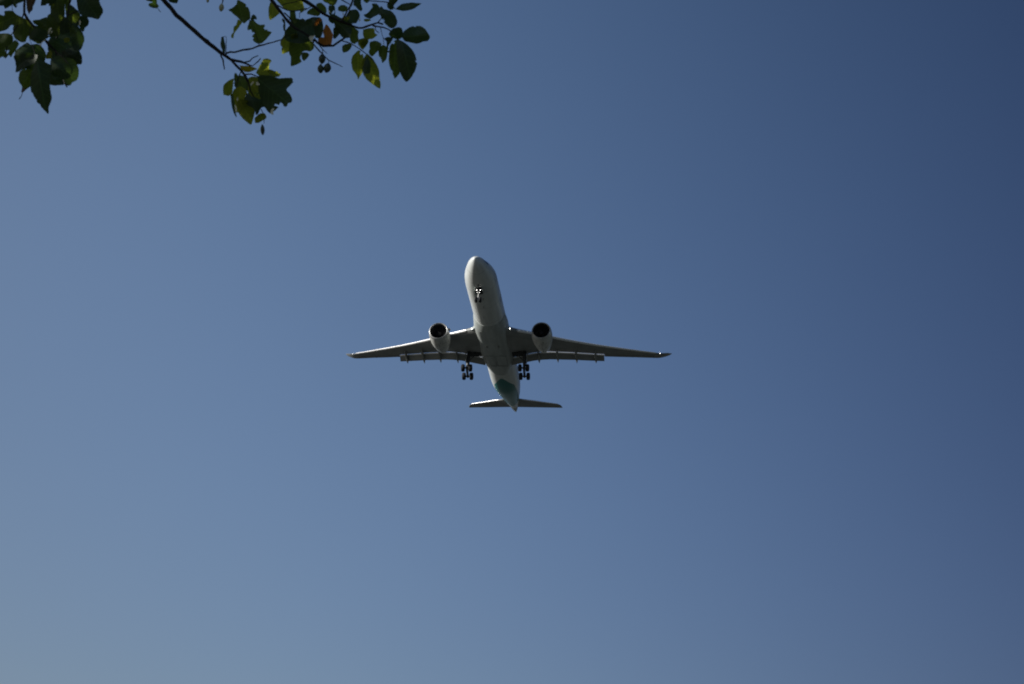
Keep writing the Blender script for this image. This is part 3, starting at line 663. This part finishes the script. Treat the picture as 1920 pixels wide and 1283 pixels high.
# --- middle branch
L('B','R','d',[(10,-30),(110,-30),(120,30),(140,60),(110,80),(45,60),(45,35),(80,20),(20,5)],.02)
L('B','R','d',[(210,-30),(310,-30),(308,30),(240,22)],.02)
L('B','D','g',[(440,0),(500,15),(600,80),(660,170),(685,260),(685,350),(640,380),(600,420),(565,438),(520,400),(450,330),(380,270),(320,215),(275,185),(380,130),(430,70)],.0,gx=.1,gy=.1)
L('B','D','o',[(460,360),(530,410),(500,470),(450,540),(390,620),(370,710),(330,700),(335,640),(370,600),(380,490),(420,470),(440,400)],.04,gx=.5,gy=.3)
L('B','D','d',[(700,320),(710,290),(745,265),(790,300),(808,350),(800,365),(760,360),(750,400),(690,370)],.0)
L('B','D','g',[(670,380),(760,380),(800,430),(860,460),(950,455),(955,490),(930,520),(960,550),(1000,550),(1000,570),(1080,595),(1020,680),(950,760),(900,800),(845,812),(790,800),(740,760),(710,700),(740,640),(770,610),(720,600),(700,550),(640,565),(630,500),(660,420)],.0,gx=.2,gy=.1)
L('B','D','d',[(150,680),(190,690),(215,800),(225,900),(215,980),(180,970),(150,890),(130,820),(140,740)],-.02)
L('B','E','y',[(310,180),(350,190),(430,190),(500,200),(580,235),(520,265),(450,285),(390,280),(340,240)],.02)
L('B','E','o',[(560,290),(600,220),(650,130),(680,85),(740,80),(795,110),(765,160),(760,240),(800,270),(780,340),(700,360),(600,330)],.05)
L('B','E','o',[(750,250),(800,250),(830,265),(885,275),(900,300),(940,305),(905,355),(820,350),(760,320)],.06)
L('B','E','d',[(600,340),(800,340),(900,375),(1090,368),(1115,390),(1110,420),(1130,430),(1090,470),(1020,545),(1070,610),(1105,680),(1095,740),(1040,755),(1030,790),(990,808),(960,760),(930,740),(910,780),(850,760),(835,790),(840,850),(780,910),(740,880),(700,820),(670,790),(640,700),(600,600)],-.03,gx=.2,gy=.05)
L('B','E','o',[(225,385),(215,500),(200,610),(140,645),(105,630),(75,630),(65,560),(75,480),(150,410)],.05)
L('B','E','g',[(230,370),(240,290),(270,300),(290,350),(320,380),(240,430)],.05)
L('B','E','o',[(230,540),(330,500),(390,530),(430,600),(380,680),(390,760),(300,880),(250,860),(210,700),(215,600)],.0,gx=.9,gy=.6)
L('B','E','d',[(180,640),(215,620),(240,760),(260,900),(270,965),(245,940),(200,820)],-.03)
L('B','E','o',[(250,700),(400,700),(520,760),(540,900),(520,990),(485,1080),(430,1040),(350,970),(300,900)],.03,gx=.8,gy=.8)
L('B','E','o',[(440,380),(520,350),(600,370),(700,480),(690,640),(620,700),(500,660),(440,600),(440,520),(470,450)],.04,gx=.9,gy=.6,holes=3)
L('B','E','o',[(540,980),(600,920),(650,900),(690,905),(720,950),(715,980),(650,1020),(600,1050),(550,1045)],.03)
L('B','E','d',[(430,600),(500,650),(620,690),(640,780),(600,900),(560,930),(530,840),(420,770),(380,720)],.0)
L('B','E','g',[(230,440),(300,400),(340,440),(320,470),(240,500)],.02,holes=2)
L('B','E','d',[(835,790),(900,810),(860,850),(830,880),(815,850)],.0)
# --- right branches
L('C','F','o',[(130,-100),(620,-100),(680,80),(700,180),(640,240),(600,190),(440,205),(340,180),(250,80)],.08,gx=.7)
L('C','D','o',[(1080,10),(1150,120),(1225,240),(1180,290),(1100,345),(1045,378),(1030,350),(1020,200),(1040,80)],.05)
L('C','F','g',[(430,220),(520,210),(540,300),(560,420),(520,480),(450,430),(430,330)],.05)
L('C','F','d',[(280,340),(330,370),(350,450),(345,590),(310,560),(305,470),(320,440),(285,380)],.03)
L('C','F','d',[(330,600),(420,480),(600,400),(660,340),(720,370),(850,320),(920,400),(920,560),(850,720),(700,800),(500,800),(350,740)],.02)
L('C','F','g',[(430,780),(520,600),(700,700),(860,780),(875,890),(810,955),(730,940),(660,960),(620,1080),(650,1140),(580,1190),(450,1225),(445,1060),(410,970)],.06,gx=.5,gy=.3)
L('C','F','o',[(250,780),(350,620),(450,640),(500,760),(460,900),(400,965),(290,1000),(270,880)],.08,gx=.6)
L('C','F','g',[(650,980),(730,970),(790,1010),(760,1070),(690,1130),(650,1080)],.03)
L('C','F','g',[(745,260),(760,200),(840,150),(930,160),(1000,250),(960,300),(850,290),(800,275)],.05)
L('C','F','d',[(850,320),(1000,330),(1040,420),(1050,560),(1000,700),(900,700),(880,560),(840,450)],-.04)
L('C','F','o',[(440,650),(560,620),(580,690),(480,740)],.0)
L('C','G','r',[(270,590),(340,640),(400,740),(440,850),(425,950),(400,1080),(300,1130),(200,1100),(80,1000),(100,900),(230,900),(200,760)],.05,gx=.8,gy=.6,name='leaf')['label'] = 'orange withered leaf'
L('C','G','r',[(90,440),(160,450),(150,500),(40,620),(0,600),(20,520)],-.05)
L('C','G','g',[(30,120),(90,70),(160,70),(260,160),(290,250),(270,330),(150,300),(80,200)],.05)
L('C','G','g',[(160,-100),(550,-100),(530,60),(470,130),(370,130),(330,90),(230,50),(190,0)],.03)
L('C','G','d',[(340,140),(480,150),(490,380),(400,430),(340,300)],.02,holes=1)
L('C','G','g',[(560,180),(620,130),(700,120),(790,170),(780,260),(700,290),(600,270),(560,240)],.03)
L('C','G','d',[(330,430),(480,360),(640,440),(860,500),(900,700),(850,900),(700,920),(620,850),(450,600),(350,520)],.01)
L('C','G','d',[(450,680),(560,640),(620,760),(560,880),(480,940),(440,900),(445,800)],.03)
L('C','G','d',[(960,-60),(1120,-60),(1110,80),(1150,220),(1120,275),(1060,250),(980,160),(930,120)],.0)
L('C','G','d',[(850,250),(1000,230),(1070,300),(1090,400),(1050,480),(1000,560),(880,560),(800,480),(780,380)],.0)
L('C','G','g',[(860,640),(1000,700),(1060,760),(1040,880),(1060,980),(960,1060),(870,1020),(840,880)],.05)
L('C','G','o',[(1040,960),(1200,920),(1290,950),(1300,1020),(1220,1130),(1150,1200),(1050,1080)],.04)
L('C','G','g',[(660,1110),(750,1060),(850,1050),(900,1090),(860,1180),(780,1250),(680,1270)],.03)
L('C','G','o',[(700,400),(760,395),(840,410),(820,470),(700,470)],-.03)
L('C','G','g',[(1150,-60),(1300,-60),(1310,40),(1260,75),(1190,40)],.0)
L('C','H','o',[(10,420),(160,400),(170,470),(210,495),(140,550),(60,560),(15,540)],.04)
L('C','H','d',[(15,210),(60,190),(110,140),(140,100),(130,55),(200,55),(240,110),(230,200),(160,240),(100,270),(30,240)],.02)
L('C','H','d',[(240,110),(270,90),(300,130),(380,145),(430,180),(470,240),(490,300),(475,370),(430,400),(390,400),(330,350),(290,310),(270,260),(230,220)],-.02,gx=.05,gy=.0)
L('C','H','d',[(360,-40),(500,-40),(490,20),(440,80),(435,130),(390,140),(350,110),(345,60),(370,20)],.0)
L('C','H','d',[(465,130),(520,80),(570,55),(680,38),(760,42),(835,50),(790,80),(740,120),(660,145),(590,158),(530,150)],.0)
L('C','H','d',[(370,470),(420,410),(500,385),(550,400),(570,460),(560,530),(500,560),(430,540),(380,510)],.03)
L('C','H','d',[(570,460),(640,400),(720,370),(820,370),(890,420),(950,510),(945,550),(920,580),(860,590),(780,620),(700,610),(610,590),(560,540)],.0,gx=.15,gy=.1)
L('C','H','d',[(480,560),(590,600),(680,680),(740,770),(770,890),(755,970),(720,1050),(670,1120),(620,1160),(570,1110),(520,1010),(490,850),(480,700)],-.03,gx=.1,gy=.05)
L('C','H','g',[(390,640),(440,590),(490,560),(530,650),(540,850),(525,1030),(500,1070),(455,1115),(430,1060),(390,960),(365,850),(375,740)],.02,gx=.25,gy=.1)
L('C','H','d',[(310,545),(370,520),(430,540),(400,600),(360,660),(380,740),(340,740),(340,600)],.02,holes=1)
L('C','H','g',[(100,600),(180,575),(240,600),(270,630),(240,660),(240,700),(200,740),(130,800),(85,750),(100,690)],.03)
L('C','H','g',[(240,660),(300,640),(360,680),(350,740),(340,830),(280,895),(260,830),(230,790),(220,730)],.04)
L('C','H','o',[(60,760),(110,800),(150,840),(200,920),(235,1010),(240,1110),(255,1170),(245,1258),(150,1200),(60,1130),(10,1050),(-20,950),(0,860),(30,800)],.03,gx=.6,gy=.4)
L('C','Q','o',[(1040,565),(1085,620),(1095,700),(1075,820),(1050,860),(1030,897),(1010,840),(970,790),(950,710),(965,630)],.02,gx=.6,gy=.4)
L('C','Q','d',[(1130,640),(1170,720),(1160,820),(1090,830),(1080,760)],-.02)
L('C','H','o',[(0,560),(60,560),(80,600),(40,660),(10,690),(-30,640)],.03)
L('C','H','o',[(20,270),(100,270),(120,290),(60,310),(20,300)],.04)
def fruit(bk, u, v, wpx, hpx, rot, m, do=-.02):
    par, d0 = BR[bk]; d = d0+do; bm = bmesh.new(); s_ = d/FPX
    prof = [(0, .02), (.04, .2), (.12, .48), (.25, .78), (.42, .97), (.58, .99), (.75, .82), (.88, .54), (.96, .25), (1, .03)]
    lathe(bm, (0, 0, hpx/2*s_), (0, 0, -1), [(t*hpx*s_, r*wpx/2*s_) for t, r in prof], 18, True, True)
    Rr = Matrix(R3.col[0:3]).transposed() if False else R3.copy()
    # stand the fruit upright in the view plane, tilted by rot
    X = (M @ Vector((1, 0, 0))); Yd = (M @ Vector((0, -1, 0))); ca, sa = math.cos(rot), math.sin(rot)
    ax = Yd*ca+X*sa; bx = X*ca-Yd*sa; cx_ = bx.cross(ax)
    mt = Matrix((bx, cx_, ax)).transposed()
    for v_ in bm.verts: v_.co = mt @ v_.co + P(u, v, d)-TL
    return tobj('fruit', bm, m, par)
fruit('C', 603.8, 110.8, 13, 19, 0, FRUIT); fruit('C', 601.2, 129.2, 12, 17.5, 0, FRUIT); fruit('C', 613.7, 127.5, 14.5, 19.5, .25, FRUIT)
fruit('B', 492.3, 243.5, 8, 21, -.05, FRUIT)
fruit('B', 415.2, 14.2, 9.5, 16, .15, FRUITP); fruit('B', 389.6, 1, 5, 9, .1, FRUITP)
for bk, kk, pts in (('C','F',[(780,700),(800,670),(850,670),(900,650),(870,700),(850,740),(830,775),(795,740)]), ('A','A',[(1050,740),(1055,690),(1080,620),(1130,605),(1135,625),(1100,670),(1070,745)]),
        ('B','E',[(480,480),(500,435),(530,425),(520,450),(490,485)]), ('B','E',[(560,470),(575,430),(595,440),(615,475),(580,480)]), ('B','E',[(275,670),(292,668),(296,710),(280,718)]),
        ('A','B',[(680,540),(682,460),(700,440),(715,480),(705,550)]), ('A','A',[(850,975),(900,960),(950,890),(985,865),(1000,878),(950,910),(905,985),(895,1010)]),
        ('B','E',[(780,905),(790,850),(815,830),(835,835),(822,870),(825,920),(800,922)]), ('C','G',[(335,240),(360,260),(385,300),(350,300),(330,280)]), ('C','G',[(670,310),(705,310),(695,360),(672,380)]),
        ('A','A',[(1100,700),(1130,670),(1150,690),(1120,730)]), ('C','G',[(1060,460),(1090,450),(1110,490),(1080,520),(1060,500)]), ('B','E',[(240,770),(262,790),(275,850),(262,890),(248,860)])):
    leaf(bk, kk, 'p', pts, -.13, gx=-1.3, gy=-.5, fold=.1, name='leaf_glint_scrap')  # small pale pieces added as painted glints of sunlit leaf edges
for bk, kk, mk, pts, do in (('A','B','d',[(380,60),(560,150),(700,300),(720,480),(600,640),(480,620),(400,400)],.14), ('A','B','g',[(100,300),(300,350),(520,600),(560,900),(300,900),(60,700)],.13), ('A','A','d',[(740,560),(1000,620),(1060,780),(900,900),(700,760)],.12),
        ('A','A','g',[(420,450),(600,480),(760,620),(700,780),(600,790),(480,620)],.1), ('C','G','g',[(480,360),(640,440),(700,400),(860,420),(900,560),(860,680),(600,640),(420,520)],.1), ('C','G','g',[(700,640),(900,640),(1060,760),(960,900),(800,900)],.12),
        ('B','E','g',[(440,380),(600,360),(720,480),(700,640),(560,700),(420,560)],.12), ('C','F','d',[(430,330),(640,360),(760,420),(700,560),(520,560),(420,460)],.08), ('B','E','g',[(300,330),(400,350),(450,430),(440,560),(330,560),(240,500),(250,400)],.1), ('B','E','g',[(180,600),(260,560),(400,640),(400,760),(380,880),(260,890),(215,780)],.1), ('B','E','g',[(400,690),(560,700),(620,800),(550,860),(525,960),(420,900)],.08),
        ('B','E','d',[(560,700),(700,700),(740,860),(680,810),(600,830)],.06)):
    leaf(bk, kk, mk, pts, do)
# trunk, limbs and the rest of the crown, outside the view to the upper left
bm = bmesh.new(); T0 = Vector((0, 0, 0))
def wl(u, v, d): return P(u, v, d)-TL
A0, B0, C0 = wl(30, -160, D1-.1), wl(200, -150, D2-.1), wl(440, -130, D3-.1); C1 = wl(490, -75, D3-.1)
tr_ = [(0, 0, -.1), (.03, .05, .9), (-.05, .02, 1.9), (.06, -.03, 2.9), (.18, .1, 3.6), (.3, .2, 4.3)]
tube(bm, tr_, [.24, .19, .165, .15, .13, .11], 20); trunk = tobj('trunk', bm, BARK, tree)
F0 = Vector(tr_[-1])
bm = bmesh.new()
for E0, r0, r1 in ((A0, .05, .008), (B0, .055, .010), (C0, .06, .009)):
    m1 = F0.lerp(E0, .35)+Vector((0, -.1, .45)); m2 = F0.lerp(E0, .72)+Vector((0, 0, .35))
    tube(bm, [F0-Vector((0, 0, .2)), m1, m2, E0], [r0, r0*.7, r0*.4, r1], 12)
tube(bm, [F0.lerp(C0, .72)+Vector((0, 0, .35)), C1], [.02, .008], 8)
X2 = wl(140, -80, D1-.05); tube(bm, [F0.lerp(A0, .72)+Vector((0, 0, .35)), X2], [.02, .007], 8)
for e in ((-1.2, -1.0, 5.6), (-.9, .9, 6.0), (.4, -1.8, 5.5), (1.4, -1.4, 5.6), (.2, .4, 6.6)):
    e = Vector(e); tube(bm, [F0-Vector((0, 0, .3)), F0.lerp(e, .5)+Vector((0, 0, .25)), e], [.08, .05, .02], 10)
tobj('limb', bm, BARK, tree)
bm = bmesh.new(); uvl = bm.loops.layers.uv.new('UVMap'); rc = random.Random(3); cnt = 0
Minv = M.transposed()
def in_view(p, mg=70):
    c = Minv @ (p-CAM)
    if c.z < .2: return False
    u, v = c.x/c.z*FPX+960, c.y/c.z*FPX+641.5
    return -mg*2 < u < 1920+mg*2 and -mg < v < 1283+mg
centres = [Vector(c) for c in ((-.9, -.8, 5.2), (-.8, .7, 5.6), (.3, -1.5, 5.1), (1.2, -1.2, 5.3), (.1, .3, 6.1), (.9, -.2, 5.3), (1.4, .4, 5.6), (.5, .9, 5.2), (1.9, 1.0, 5.4), (1.7, -.6, 4.7), (-.3, 0, 4.6), (2.3, .3, 5.2), (1.0, 1.2, 4.4), (.7, .3, 4.5))]
# unseen leaf clouds added on the sun side to shade the visible twigs
for (u, v, d) in ((90, 90, D1), (480, 170, D2), (600, 60, D3), (740, 70, D3), (430, 60, D2)):
    for k in (1.6, 2.4): centres.append(P(u, v, d)+SUN*k+Vector((0, 0, rc.uniform(-.1, .25)))-TL)
while cnt < 4000:
    c = rc.choice(centres); p = c+Vector((rc.gauss(0, .34), rc.gauss(0, .34), rc.gauss(0, .24)))
    if in_view(p+TL): continue
    ln = rc.uniform(.07, .14); wd = ln*rc.uniform(.42, .6); a = Vector((rc.uniform(-1, 1), rc.uniform(-1, 1), rc.uniform(-1, .1))).normalized()
    nrm = Vector((rc.gauss(0, .5), rc.gauss(0, .5), 1)).normalized(); sd = a.cross(nrm).normalized()*wd/2; up = sd.cross(a).normalized()*wd*.12
    pr = [(0, 0), (.18, .7), (.42, 1), (.7, .75), (1, 0)]
    mid = [bm.verts.new(p+a*ln*t-up*(1-abs(t-.5))) for t, r in pr]
    for s in (1, -1):
        e = [mid[0]]+[bm.verts.new(p+a*ln*t+sd*r*s+up) for t, r in pr[1:-1]]+[mid[-1]]
        for i in range(4):
            q = []
            for v_ in (mid[i], e[i], e[i+1], mid[i+1]):
                if v_ not in q: q.append(v_)
            f = bm.faces.new(q)
            for lp in f.loops: lp[uvl].uv = (pr[i][0], s*.2*pr[i][1])
    cnt += 1
fo = tobj('shade_foliage', bm, LM['g'], tree, 180); fo['kind'] = 'stuff'
